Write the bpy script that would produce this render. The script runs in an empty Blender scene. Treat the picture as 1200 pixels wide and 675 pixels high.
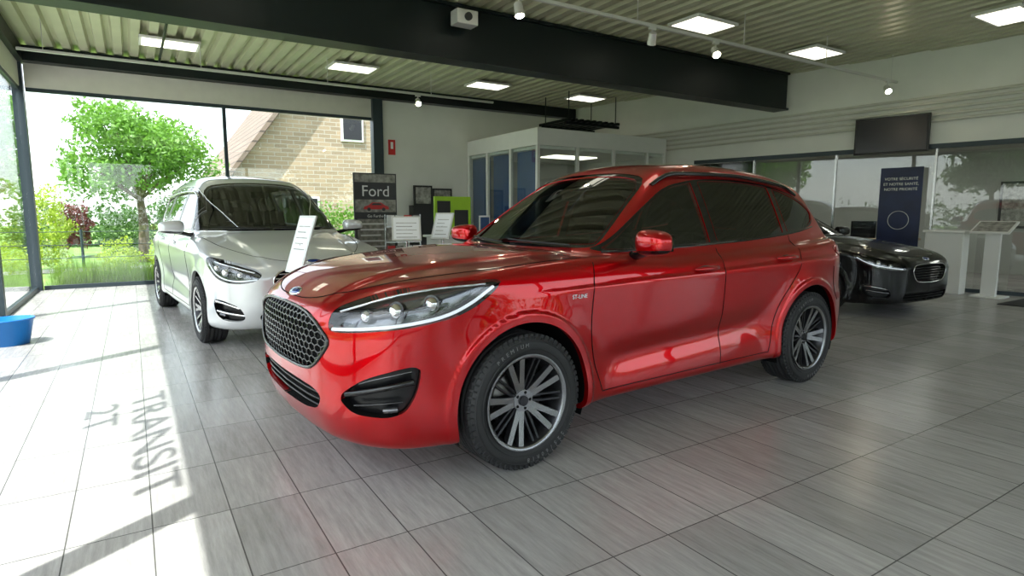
import bpy, math, random
import numpy as np
from mathutils import Vector, Matrix
random.seed(3); rng=np.random.default_rng(5)
scene=bpy.context.scene
# ------------------------------------------------------------------ materials
def mat(name,col,rough=.5,metal=0.,coat=0.,em=None,es=0.,var=0.,vscale=6.,bump=0.,bscale=40.,spec=.5,cior=1.5):
    m=bpy.data.materials.new(name); m.use_nodes=True; nt=m.node_tree; b=nt.nodes['Principled BSDF']
    b.inputs['Base Color'].default_value=(*col,1); b.inputs['Roughness'].default_value=rough
    b.inputs['Metallic'].default_value=metal; b.inputs['Coat Weight'].default_value=coat
    b.inputs['Coat Roughness'].default_value=.012; b.inputs['Coat IOR'].default_value=cior
    b.inputs['Specular IOR Level'].default_value=spec
    if em: b.inputs['Emission Color'].default_value=(*em,1); b.inputs['Emission Strength'].default_value=es
    tc=nt.nodes.new('ShaderNodeTexCoord')
    if var>0:
        n=nt.nodes.new('ShaderNodeTexNoise'); n.inputs['Scale'].default_value=vscale; n.inputs['Detail'].default_value=4
        r=nt.nodes.new('ShaderNodeMapRange'); r.inputs['From Min'].default_value=.3; r.inputs['From Max'].default_value=.7
        r.inputs['To Min'].default_value=1-var; r.inputs['To Max'].default_value=1+var
        h=nt.nodes.new('ShaderNodeHueSaturation'); h.inputs['Color'].default_value=(*col,1)
        nt.links.new(tc.outputs['Object'],n.inputs['Vector']); nt.links.new(n.outputs['Fac'],r.inputs['Value'])
        nt.links.new(r.outputs['Result'],h.inputs['Value']); nt.links.new(h.outputs['Color'],b.inputs['Base Color'])
    if bump>0:
        n=nt.nodes.new('ShaderNodeTexNoise'); n.inputs['Scale'].default_value=bscale
        bp=nt.nodes.new('ShaderNodeBump'); bp.inputs['Strength'].default_value=bump; bp.inputs['Distance'].default_value=.01
        nt.links.new(tc.outputs['Object'],n.inputs['Vector']); nt.links.new(n.outputs['Fac'],bp.inputs['Height']); nt.links.new(bp.outputs['Normal'],b.inputs['Normal'])
    return m
def glass(name,tint,ior=1.45,rough=0.0,gl=(1,1,1)):
    m=bpy.data.materials.new(name); m.use_nodes=True; nt=m.node_tree; nt.nodes.clear()
    o=nt.nodes.new('ShaderNodeOutputMaterial'); mx=nt.nodes.new('ShaderNodeMixShader'); t=nt.nodes.new('ShaderNodeBsdfTransparent')
    g=nt.nodes.new('ShaderNodeBsdfGlossy')
    geo=nt.nodes.new('ShaderNodeNewGeometry')
    t.inputs['Color'].default_value=(*tint,1); g.inputs['Roughness'].default_value=rough; g.inputs['Color'].default_value=(*gl,1)
    d=nt.nodes.new('ShaderNodeVectorMath'); d.operation='DOT_PRODUCT'
    ab=nt.nodes.new('ShaderNodeMath'); ab.operation='ABSOLUTE'
    s1=nt.nodes.new('ShaderNodeMath'); s1.operation='SUBTRACT'; s1.inputs[0].default_value=1
    pw=nt.nodes.new('ShaderNodeMath'); pw.operation='POWER'; pw.inputs[1].default_value=5
    mu=nt.nodes.new('ShaderNodeMath'); mu.operation='MULTIPLY_ADD'; r0=((ior-1)/(ior+1))**2*1.6; mu.inputs[1].default_value=1-r0; mu.inputs[2].default_value=r0
    L=nt.links.new
    L(geo.outputs['Normal'],d.inputs[0]); L(geo.outputs['Incoming'],d.inputs[1]); L(d.outputs['Value'],ab.inputs[0]); L(ab.outputs[0],s1.inputs[1]); L(s1.outputs[0],pw.inputs[0]); L(pw.outputs[0],mu.inputs[0])
    L(mu.outputs[0],mx.inputs['Fac']); L(t.outputs[0],mx.inputs[1]); L(g.outputs[0],mx.inputs[2]); L(mx.outputs[0],o.inputs['Surface'])
    return m
M={}
M['red']=mat('red_paint',(.50,.001,.004),.30,.80,1.0,var=.04,vscale=900,spec=0.,cior=1.5)
M['silver']=mat('silver_paint',(.70,.71,.72),.30,.40,1.0,var=.04,vscale=900,cior=1.55)
M['blackpaint']=mat('black_paint',(.003,.003,.0035),.3,.0,.8,spec=.1,cior=1.45)
M['gloss']=mat('gloss_black',(.006,.006,.007),.08,0,.3)
M['grilleblack']=mat('grille_black',(.004,.004,.005),.28,0,0,spec=.35)
M['plastic']=mat('black_plastic',(.018,.018,.019),.5,bump=.1,bscale=300)
M['dark']=mat('cavity_black',(.004,.004,.004),.8,spec=.1)
M['tyre']=mat('tyre_rubber',(.020,.020,.021),.62,bump=.15,bscale=200)
M['letter']=mat('tyre_lettering',(.16,.16,.16),.6)
M['chrome']=mat('chrome',(.75,.75,.76),.08,1)
M['alloy']=mat('machined_alloy',(.50,.50,.51),.25,1)
M['alloyg']=mat('grey_alloy',(.30,.30,.31),.26,.9)
M['alloyd']=mat('dark_alloy',(.05,.05,.055),.3,.8)
M['steel']=mat('brake_steel',(.20,.19,.18),.4,.9)
M['inter']=mat('interior_fabric',(.025,.025,.027),.8,bump=.2,bscale=200)
M['interl']=mat('interior_beige',(.16,.145,.12),.8,bump=.2,bscale=200)
M['cglass']=glass('car_glass',(.24,.27,.27),1.6)
M['privacy']=glass('privacy_glass',(.05,.055,.055),1.6)
M['lens']=glass('lamp_lens',(.93,.95,.97),1.5)
M['bowl']=mat('lamp_bowl',(.16,.16,.17),.2,.8)
M['led']=mat('led_white',(.8,.85,.9),.2,0,1.0,em=(.9,.95,1),es=.3)
M['redlamp']=mat('tail_lamp_red',(.35,.005,.006),.08,0,1.0)
M['blue']=mat('badge_blue',(.01,.04,.22),.15,.3,1.0)
M['white']=mat('white_paint',(.78,.775,.74),.55,var=.02,vscale=3,bump=.05,bscale=80)
M['wall']=mat('wall_plaster',(.77,.77,.72),.7,var=.03,vscale=2,bump=.1,bscale=60)
M['wallgrey']=mat('wall_grey',(.38,.38,.35),.7,var=.05,vscale=2)
M['header']=mat('header_panel',(.62,.60,.53),.6,var=.03)
M['beam']=mat('beam_dark_steel',(.006,.011,.012),.4,0,.0,bump=.05,bscale=30,spec=.3)
M['deck']=mat('deck_olive',(.52,.52,.36),.40,.1,var=.06,vscale=2)
M['frame']=mat('frame_anthracite',(.03,.045,.055),.4,.2)
M['wframe']=mat('frame_white',(.75,.75,.72),.4,var=.02)
M['wglass']=glass('window_glass',(.93,.96,.95),1.45)
M['panel']=mat('led_panel',(.9,.9,.8),.5,em=(1,.96,.78),es=1.6)
M['office_fill']=mat('office_fill_glow',(.9,.9,.8),.5,em=(1,.98,.9),es=6.0)
M['spot']=mat('spot_lamp',(1,1,1),.5,em=(1,.85,.6),es=90)
M['lamphouse']=mat('lamp_housing',(.65,.65,.62),.4,.3)
M['pipe']=mat('pipe_cream',(.60,.59,.52),.45)
M['paper']=mat('paper_white',(.85,.86,.87),.5)
M['screen']=mat('tv_screen',(.006,.006,.008),.2,0,.0)
M['bucket']=mat('blue_bucket',(.01,.16,.50),.35,var=.05)
M['lime']=mat('lime_green',(.36,.62,.02),.5,var=.05)
M['poster']=mat('poster_dark',(.03,.03,.035),.4,var=.2,vscale=5)
M['postergrey']=mat('poster_grey',(.30,.29,.26),.4,var=.5,vscale=14)
M['navy']=mat('navy_banner',(.006,.014,.060),.45,var=.3,vscale=3)
M['blueroom']=mat('blue_blind',(.02,.07,.20),.5,var=.15,vscale=3)
M['signred']=mat('sign_red',(.6,.02,.02),.4)
M['rubber']=mat('mat_rubber',(.02,.02,.02),.9,bump=.4,bscale=150)
M['wood']=mat('desk_wood',(.4,.3,.2),.5,var=.1)
M['trunk']=mat('bark',(.12,.09,.06),.9,var=.3,vscale=8,bump=.6,bscale=20)
M['pave']=mat('paving',(.38,.375,.36),.8,var=.1,vscale=1.5,bump=.3,bscale=60)
M['asphalt']=mat('asphalt',(.085,.085,.088),.85,var=.2,vscale=1.5,bump=.4,bscale=80)
M['grass']=mat('lawn',(.11,.20,.035),.9,var=.3,vscale=1.2,bump=.6,bscale=60)
def leafmat(name,c):
    m=mat(name,c,.5,var=.35,vscale=1.7); nt=m.node_tree; b=nt.nodes['Principled BSDF']
    o=[n for n in nt.nodes if n.type=='OUTPUT_MATERIAL'][0]; t=nt.nodes.new('ShaderNodeBsdfTranslucent'); t.inputs['Color'].default_value=(c[0]*1.3,c[1]*1.3,c[2],1)
    mx=nt.nodes.new('ShaderNodeMixShader'); mx.inputs[0].default_value=.4
    nt.links.new(b.outputs[0],mx.inputs[1]); nt.links.new(t.outputs[0],mx.inputs[2]); nt.links.new(mx.outputs[0],o.inputs['Surface']); return m
M['leaf']=leafmat('leaf_green',(.13,.28,.04)); M['leafy']=leafmat('leaf_yellowgreen',(.28,.38,.03)); M['leafd']=leafmat('leaf_dark',(.055,.13,.025)); M['leafr']=leafmat('leaf_red',(.13,.035,.035))
M['blade']=leafmat('grass_blade',(.16,.27,.04))
def brickmat(name,c1,c2,mc,w,h,ms,scale=1.,axes='XZ'):
    m=mat(name,c1,.85); nt=m.node_tree; b=nt.nodes['Principled BSDF']
    tc=nt.nodes.new('ShaderNodeTexCoord'); sp=nt.nodes.new('ShaderNodeSeparateXYZ'); cb=nt.nodes.new('ShaderNodeCombineXYZ'); br=nt.nodes.new('ShaderNodeTexBrick')
    nt.links.new(tc.outputs['Object'],sp.inputs[0]); nt.links.new(sp.outputs[axes[0]],cb.inputs['X']); nt.links.new(sp.outputs[axes[1]],cb.inputs['Y']); nt.links.new(cb.outputs[0],br.inputs['Vector'])
    br.inputs['Color1'].default_value=(*c1,1); br.inputs['Color2'].default_value=(*c2,1); br.inputs['Mortar'].default_value=(*mc,1)
    br.inputs['Scale'].default_value=scale; br.inputs['Brick Width'].default_value=w; br.inputs['Row Height'].default_value=h; br.inputs['Mortar Size'].default_value=ms
    nt.links.new(br.outputs['Color'],b.inputs['Base Color']); return m
M['brick']=brickmat('house_brick',(.36,.27,.18),(.25,.19,.13),(.38,.35,.3),.42,.14,.012)
M['tiles']=brickmat('roof_tiles',(.22,.16,.125),(.17,.13,.105),(.08,.06,.05),.3,.33,.03,axes='YZ')
def floormat():
    m=mat('floor_tiles',(.4,.38,.36),.28); nt=m.node_tree; b=nt.nodes['Principled BSDF']; N=nt.nodes.new; L=nt.links.new
    tc=N('ShaderNodeTexCoord'); br=N('ShaderNodeTexBrick'); mp0=N('ShaderNodeMapping'); mp0.inputs['Location'].default_value=(.01,.18,0)
    L(tc.outputs['Object'],mp0.inputs[0]); L(mp0.outputs[0],br.inputs['Vector'])
    br.offset=0; br.squash=1
    br.inputs['Scale'].default_value=1; br.inputs['Brick Width'].default_value=.3; br.inputs['Row Height'].default_value=.6; br.inputs['Mortar Size'].default_value=.0028; br.inputs['Mortar Smooth'].default_value=.1
    br.inputs['Color1'].default_value=(.320,.308,.298,1); br.inputs['Color2'].default_value=(.410,.396,.383,1); br.inputs['Mortar'].default_value=(.09,.086,.083,1)
    mp=N('ShaderNodeMapping'); mp.inputs['Scale'].default_value=(24,2.2,1); n=N('ShaderNodeTexNoise'); n.inputs['Scale'].default_value=1.7; n.inputs['Detail'].default_value=8; n.inputs['Roughness'].default_value=.72
    L(tc.outputs['Object'],mp.inputs[0])
    ad=N('ShaderNodeVectorMath'); ad.operation='ADD'; sc=N('ShaderNodeVectorMath'); sc.operation='SCALE'; sc.inputs['Scale'].default_value=37
    L(br.outputs['Color'],sc.inputs[0]); L(mp.outputs[0],ad.inputs[0]); L(sc.outputs[0],ad.inputs[1]); L(ad.outputs[0],n.inputs['Vector'])
    mr=N('ShaderNodeMapRange'); mr.inputs['From Min'].default_value=.3; mr.inputs['From Max'].default_value=.7; mr.inputs['To Min'].default_value=.76; mr.inputs['To Max'].default_value=1.20
    L(n.outputs['Fac'],mr.inputs['Value']); h=N('ShaderNodeHueSaturation'); L(br.outputs['Color'],h.inputs['Color']); L(mr.outputs[0],h.inputs['Value']); L(h.outputs[0],b.inputs['Base Color'])
    m2=N('ShaderNodeMapRange'); m2.inputs['To Min'].default_value=.16; m2.inputs['To Max'].default_value=.32; L(n.outputs['Fac'],m2.inputs['Value']); L(m2.outputs[0],b.inputs['Roughness'])
    bp=N('ShaderNodeBump'); bp.inputs['Strength'].default_value=.35; bp.inputs['Distance'].default_value=.003; bp.invert=True; L(br.outputs['Fac'],bp.inputs['Height']); L(bp.outputs[0],b.inputs['Normal'])
    return m
M['floor']=floormat()
# ------------------------------------------------------------------ mesh builder
class MB:
    def __init__(s): s.v=[];s.f=[];s.m=[];s.sm=[]
    def add(s,vs,fs,mi=0,smooth=False):
        o=len(s.v); s.v+= [tuple(v) for v in vs]
        for f in fs: s.f.append([i+o for i in f]); s.m.append(mi); s.sm.append(smooth)
    def box(s,a,b,mi=0,T=None):
        x0,y0,z0=a;x1,y1,z1=b
        vs=[Vector(p) for p in ((x0,y0,z0),(x1,y0,z0),(x1,y1,z0),(x0,y1,z0),(x0,y0,z1),(x1,y0,z1),(x1,y1,z1),(x0,y1,z1))]
        if T is not None: vs=[T@v for v in vs]
        s.add(vs,[(3,2,1,0),(4,5,6,7),(0,1,5,4),(1,2,6,5),(2,3,7,6),(3,0,4,7)],mi)
    def cyl(s,p0,p1,r0,r1=None,n=16,mi=0,cap=True):
        if r1 is None:r1=r0
        p0=Vector(p0);p1=Vector(p1);d=(p1-p0).normalized(); a=d.orthogonal().normalized(); b=d.cross(a)
        vs=[];
        for p,r in((p0,r0),(p1,r1)):
            for i in range(n):
                t=2*math.pi*i/n; vs.append(p+a*math.cos(t)*r+b*math.sin(t)*r)
        s.add(vs,[(i,(i+1)%n,n+(i+1)%n,n+i) for i in range(n)],mi,True)
        if cap: s.add(vs,[tuple(range(n-1,-1,-1)),tuple(range(n,2*n))],mi)
    def tube(s,pts,r,n=6,mi=0,closed=False):
        pts=[Vector(p) for p in pts]; m=len(pts); vs=[]; a=None
        for i,p in enumerate(pts):
            if closed: d=pts[(i+1)%m]-pts[i-1]
            else: d=pts[min(i+1,m-1)]-pts[max(i-1,0)]
            if d.length<1e-9: d=Vector((1,0,0))
            d.normalize()
            if a is None: a=d.orthogonal().normalized()
            else:
                a=a-d*a.dot(d)
                if a.length<1e-6: a=d.orthogonal()
                a.normalize()
            b=d.cross(a); rr=r[i] if hasattr(r,'__len__') else r
            for k in range(n):
                t=2*math.pi*k/n; vs.append(p+a*math.cos(t)*rr+b*math.sin(t)*rr)
        fs=[]
        for i in range(m if closed else m-1):
            j=(i+1)%m
            for k in range(n): fs.append((i*n+k,i*n+(k+1)%n,j*n+(k+1)%n,j*n+k))
        s.add(vs,fs,mi,True)
        if not closed: s.add(vs,[tuple(range(n-1,-1,-1)),tuple(range((m-1)*n,m*n))],mi)
    def lathe(s,prof,n=48,mi=0,axis='y',c=(0,0,0),closed=False,smooth=True):
        vs=[]
        for i in range(n):
            t=2*math.pi*i/n
            for r,h in prof:
                if axis=='y': vs.append((c[0]+r*math.cos(t),c[1]+h,c[2]+r*math.sin(t)))
                else: vs.append((c[0]+r*math.cos(t),c[1]+r*math.sin(t),c[2]+h))
        k=len(prof); fs=[]
        for i in range(n):
            j=(i+1)%n
            for q in range(k if closed else k-1):
                w=(q+1)%k; fs.append((i*k+q,i*k+w,j*k+w,j*k+q))
        s.add(vs,fs,mi,smooth)
    def ell(s,c,r,n=20,mi=0,T=None):
        vs=[];fs=[];m=n//2
        for i in range(m+1):
            ph=math.pi*i/m
            for j in range(n):
                t=2*math.pi*j/n; v=Vector((c[0]+r[0]*math.sin(ph)*math.cos(t),c[1]+r[1]*math.sin(ph)*math.sin(t),c[2]+r[2]*math.cos(ph)))
                vs.append(T@v if T is not None else v)
        for i in range(m):
            for j in range(n): fs.append((i*n+j,(i+1)*n+j,(i+1)*n+(j+1)%n,i*n+(j+1)%n))
        s.add(vs,fs,mi,True)
    def obj(s,name,mats,parent=None,bevel=0,sub=0,M4=None):
        me=bpy.data.meshes.new(name); me.from_pydata(s.v,[],s.f); 
        for m in mats: me.materials.append(M[m] if isinstance(m,str) else m)
        me.polygons.foreach_set('material_index',s.m); me.polygons.foreach_set('use_smooth',s.sm); me.update()
        o=bpy.data.objects.new(name,me); scene.collection.objects.link(o)
        if parent: o.parent=parent
        if M4 is not None: o.matrix_world=M4
        if bevel: b=o.modifiers.new('bevel','BEVEL'); b.width=bevel; b.segments=3; b.limit_method='ANGLE'
        if sub: b=o.modifiers.new('sub','SUBSURF'); b.levels=sub; b.render_levels=sub
        return o
def empty(name,M4=None):
    e=bpy.data.objects.new(name,None); scene.collection.objects.link(e)
    if M4 is not None: e.matrix_world=M4
    return e
def text(name,s,size,pos,right,up,m,parent=None,ext=.002,align='CENTER'):
    c=bpy.data.curves.new(name,'FONT'); c.body=s; c.size=size; c.extrude=ext; c.align_x=align; c.align_y='CENTER'; c.materials.append(M[m])
    o=bpy.data.objects.new(name,c); scene.collection.objects.link(o)
    r=Vector(right).normalized(); u=Vector(up).normalized(); n=r.cross(u)
    T=Matrix(((r.x,u.x,n.x,pos[0]),(r.y,u.y,n.y,pos[1]),(r.z,u.z,n.z,pos[2]),(0,0,0,1)))
    if parent: o.parent=parent; o.matrix_local=T
    else: o.matrix_world=T
    return o
# ------------------------------------------------------------------ car body engine
def curve(pts,sm=.02):
    xs=np.array([p[0] for p in pts],float); ys=np.array([p[1] for p in pts],float)
    h=np.diff(xs); d=np.diff(ys)/h; m=np.zeros(len(xs)); m[0]=d[0]; m[-1]=d[-1]
    for i in range(1,len(xs)-1):
        if d[i-1]*d[i]>0: w1=2*h[i]+h[i-1]; w2=h[i]+2*h[i-1]; m[i]=(w1+w2)/(w1/d[i-1]+w2/d[i])
    X=np.linspace(xs[0],xs[-1],900); k=np.clip(np.searchsorted(xs,X)-1,0,len(xs)-2); t=(X-xs[k])/h[k]
    Y=(2*t**3-3*t**2+1)*ys[k]+(t**3-2*t**2+t)*h[k]*m[k]+(-2*t**3+3*t**2)*ys[k+1]+(t**3-t**2)*h[k]*m[k+1]
    n=max(3,int(900*sm)); pad=3*n; ker=np.exp(-.5*(np.arange(-pad,pad+1)/n)**2); ker/=ker.sum()
    left=Y[0]-(Y[1]-Y[0])*np.arange(pad,0,-1); right=Y[-1]+(Y[-1]-Y[-2])*np.arange(1,pad+1)
    Y=np.convolve(np.concatenate([left,Y,right]),ker,'valid')
    return lambda q: np.interp(q,X,Y)
def smax(a,b,k): h=np.maximum(k-np.abs(a-b),0)/k; return np.maximum(a,b)+h*h*k*.25
def smin(a,b,k): return -smax(-a,-b,k)
def sg(t): return .5*(1+np.tanh(np.clip(t,-30,30)))
def body_func(p):
    C={k:curve(p[k]) for k in('Hb','Wp','Sec','Fpl','Fpr','Rpl','Rpr','Bot','Gb','Roof')}
    wb,zc,ra,sz=p['wb'],p['zc'],p['ra'],p['sz']; zb=p['zb']
    def f(P):
        x=P[...,0]; y=np.abs(P[...,1]); z=P[...,2]
        W=C['Wp'](x)+C['Sec'](z-sz)
        for xc in(0,wb):
            r=np.hypot(x-xc,z-zc); W=W+p['fl']*np.exp(-(np.maximum(r-ra,0)/.12)**2)*sg((.92+sz-z)/.06)+p['fl2']*sg((ra+.05-r)/.007)*sg((.92+sz-z)/.03)
        W=W-p['scoop']*np.exp(-((z-.46-sz-.06*(x-.5))/.085)**2)*sg((x-.62)/.10)*sg((wb-.60-x)/.10)
        W=W+.009*sg((.915+sz+.022*x-z)/.010)*sg((x-.1)/.15)
        fs=y-W
        yr=.46+.10*(x+.9)
        ft=z-(C['Hb'](x)-p['crown']*(y/.9)**2+p['ridge']*sg((yr-y)/.022)*sg((.45-x)/.1))
        ff=(p['F0']+C['Fpl'](y)+C['Fpr'](z-sz)-x)*.8
        fr=(x-(p['R0']-C['Rpl'](y)-C['Rpr'](z-sz)))*.85
        fb=C['Bot'](x)-z
        lo=smax(fs,ft,p['kst']); lo=smax(lo,ff,.09); lo=smax(lo,fr,.10); lo=smax(lo,fb,.05)
        dz=z-zb
        gs=(y-(C['Gb'](x)-p['tum']*dz-.15*np.maximum(dz,0)**2))*.93
        gt=z-(C['Roof'](x)-.05*(y/.6)**2)
        s=p['wss']; gw=(p['wsx']+s*dz+p['wsc']*(y/.8)**2-x)/math.sqrt(1+s*s)
        s=p['rgs']; gr=(x-(p['rgx']-s*dz-.10*(y/.7)**2))/math.sqrt(1+s*s)
        g=smax(gs,gt,.12); g=smax(g,gw,.09); g=smax(g,gr,.09); g=np.maximum(g,(zb-.12)-z)
        return smin(lo,g,.03)
    return f
def grad(f,V,e=2e-3):
    g=np.zeros_like(V)
    for i in range(3):
        d=np.zeros(3); d[i]=e; g[:,i]=(f(V+d)-f(V-d))/(2*e)
    return g
def newton(f,V,n=4):
    for _ in range(n):
        g=grad(f,V); V=V-(np.clip(f(V),-.02,.02)/np.maximum((g*g).sum(1),.05))[:,None]*g
    return V
def surfnet(f,lo,hi,h):
    ax=[np.arange(lo[i],hi[i]+h,h) for i in range(3)]
    X,Y,Z=np.meshgrid(*ax,indexing='ij'); F=f(np.stack([X,Y,Z],-1)); s=F<0
    n=F.shape; c=(n[0]-1,n[1]-1,n[2]-1); acc=np.zeros(c+(3,)); cnt=np.zeros(c)
    def sl(o): return tuple(slice(o[i],o[i]+c[i]) for i in range(3))
    corners=[(i,j,k) for i in(0,1) for j in(0,1) for k in(0,1)]
    for a in corners:
        for axx in range(3):
            if a[axx]: continue
            b=list(a); b[axx]=1; Fa=F[sl(a)];Fb=F[sl(b)]; m=(Fa<0)!=(Fb<0); t=np.where(m,Fa/np.where(m,Fa-Fb,1),0)
            for q in range(3):
                acc[...,q]+=np.where(m,a[q]+(t if q==axx else 0),0)
            cnt+=m
    act=cnt>0; idx=-np.ones(c,int); idx[act]=np.arange(act.sum())
    ii=np.argwhere(act); V=(ii+acc[act]/cnt[act][:,None])*h+np.array(lo)
    quads=[]
    for axx in range(3):
        u,v=[(1,2),(2,0),(0,1)][axx]
        a=[slice(1,n[i]-1) for i in range(3)]; a[axx]=slice(0,n[axx]-1); b=list(a); b[axx]=slice(1,n[axx])
        Fa=s[tuple(a)];Fb=s[tuple(b)]; m=Fa!=Fb; e=np.argwhere(m); off=np.array([1,1,1]); off[axx]=0; e=e+off; fl=Fa[m]
        def g(du,dv):
            q=e.copy(); q[:,u]+=du; q[:,v]+=dv; return idx[q[:,0],q[:,1],q[:,2]]
        Q=np.stack([g(-1,-1),g(0,-1),g(0,0),g(-1,0)],1); Q[~fl]=Q[~fl][:,::-1]; quads.append(Q)
    Q=np.concatenate(quads); Q=Q[(Q>=0).all(1)]
    T=np.concatenate([Q[:,[0,1,2]],Q[:,[0,2,3]]]); return V,T
def chaikin(p,n=2):
    p=[tuple(q) for q in p]
    for _ in range(n):
        o=[]
        for i in range(len(p)):
            a=p[i]; b=p[(i+1)%len(p)]; o+=[(a[0]*.8+b[0]*.2,a[1]*.8+b[1]*.2),(a[0]*.2+b[0]*.8,a[1]*.2+b[1]*.8)]
        p=o
    return p
def psdf(p,u,v):
    d=np.full(u.shape,1e9); ins=np.zeros(u.shape,bool); n=len(p)
    for i in range(n):
        ax,ay=p[i]; bx,by=p[(i+1)%n]; ex,ey=bx-ax,by-ay; L=ex*ex+ey*ey
        if L<1e-12: continue
        t=np.clip(((u-ax)*ex+(v-ay)*ey)/L,0,1); d=np.minimum(d,np.hypot(u-ax-t*ex,v-ay-t*ey))
        c=((ay>v)!=(by>v))&(u<(bx-ax)*(v-ay)/((by-ay) if abs(by-ay)>1e-12 else 1e-12)+ax); ins^=c
    return np.where(ins,-d,d)
def split(V,T,L,phi,lab,allowed):
    ph=phi(V); ph=np.where(np.abs(ph)<1e-6,1e-6,ph); ins=ph<0; cnt=ins[T].sum(1); okl=np.isin(L,allowed)
    L=L.copy(); L[(cnt==3)&okl]=lab; mix=(cnt>0)&(cnt<3); idx=np.where(mix)[0]
    nv=[];cache={};nT=[];nL=[];base=len(V)
    def e(a,b):
        k=(a,b) if a<b else (b,a)
        if k not in cache:
            a_,b_=k; t=ph[a_]/(ph[a_]-ph[b_]); nv.append(V[a_]+(V[b_]-V[a_])*t); cache[k]=base+len(nv)-1
        return cache[k]
    for i in idx:
        a,b,c=[int(q) for q in T[i]]; s=(ins[a],ins[b],ins[c]); ok=okl[i]; l0=L[i]
        lone= 0 if (s[1]==s[2]) else (1 if s[0]==s[2] else 2)
        a,b,c=[(a,b,c),(b,c,a),(c,a,b)][lone]; ab=e(a,b); ac=e(a,c)
        la= lab if (ins[a] and ok) else l0; lb= lab if (ins[b] and ok) else l0
        nT+=[(a,ab,ac),(ab,b,c),(ab,c,ac)]; nL+=[la,lb,lb]
    keep=~mix
    if nT: T=np.concatenate([T[keep],np.array(nT)]); L=np.concatenate([L[keep],np.array(nL)]); V=np.concatenate([V,np.array(nv)])
    return V,T,L
def proj(f,P0,D,L=1.2,n=240):
    P0=np.array(P0,float).reshape(-1,3); D=np.array(D,float); D/=np.linalg.norm(D); t=np.linspace(0,L,n)
    v=f(P0[:,None,:]+t[None,:,None]*D)<0; k=v.argmax(1); k=np.maximum(k,1); a=t[k-1].copy(); b=t[k].copy()
    for _ in range(16):
        m=(a+b)/2; q=f(P0+m[:,None]*D)<0; b=np.where(q,m,b); a=np.where(q,a,m)
    return P0+b[:,None]*D
def resample(pts,step=.03,closed=False):
    pts=[np.array(p,float) for p in pts]
    if closed: pts=pts+[pts[0]]
    out=[]
    for a,b in zip(pts[:-1],pts[1:]):
        n=max(1,int(np.linalg.norm(b-a)/step)); out+=[a+(b-a)*i/n for i in range(n)]
    if not closed: out.append(pts[-1])
    return np.array(out)
def smoothpoly(p,n=2):
    p=[np.array(q,float) for q in p]
    for _ in range(n):
        o=[p[0]]
        for a,b in zip(p[:-1],p[1:]): o+=[a*.75+b*.25,a*.25+b*.75]
        o.append(p[-1]); p=o
    return p
def offs(f,P,off):
    if off: g=grad(f,P); g/=np.linalg.norm(g,axis=1)[:,None]; P=P+g*off
    return P
def P_side(f,pts,sgn=-1,off=0.):
    q=np.array(pts); return offs(f,proj(f,np.stack([q[:,0],np.full(len(q),1.2*sgn),q[:,1]],1),(0,-sgn,0)),off)
def P_front(f,pts,off=0.,x0=-1.4):
    q=np.array(pts); return offs(f,proj(f,np.stack([np.full(len(q),x0),q[:,0],q[:,1]],1),(1,0,0)),off)
def P_corner(f,pts,sgn=-1,off=0.):
    q=np.array(pts); return offs(f,proj(f,np.stack([np.full(len(q),-1.6),sgn*(q[:,0]+1.6),q[:,1]],1),(1,-sgn,0),2.2,400),off)
def P_top(f,pts,off=0.):
    q=np.array(pts); return offs(f,proj(f,np.stack([q[:,0],q[:,1],np.full(len(q),2.0)],1),(0,0,-1),1.8,300),off)
def npmesh(name,V,T,N,m,parent):
    used=np.unique(T); mp=-np.ones(len(V),int); mp[used]=np.arange(len(used))
    me=bpy.data.meshes.new(name); me.from_pydata(V[used].tolist(),[],mp[T].tolist()); me.materials.append(M[m])
    me.polygons.foreach_set('use_smooth',[True]*len(me.polygons)); me.update()
    me.normals_split_custom_set_from_vertices(N[used].tolist())
    o=bpy.data.objects.new(name,me); scene.collection.objects.link(o); o.parent=parent; return o
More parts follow.
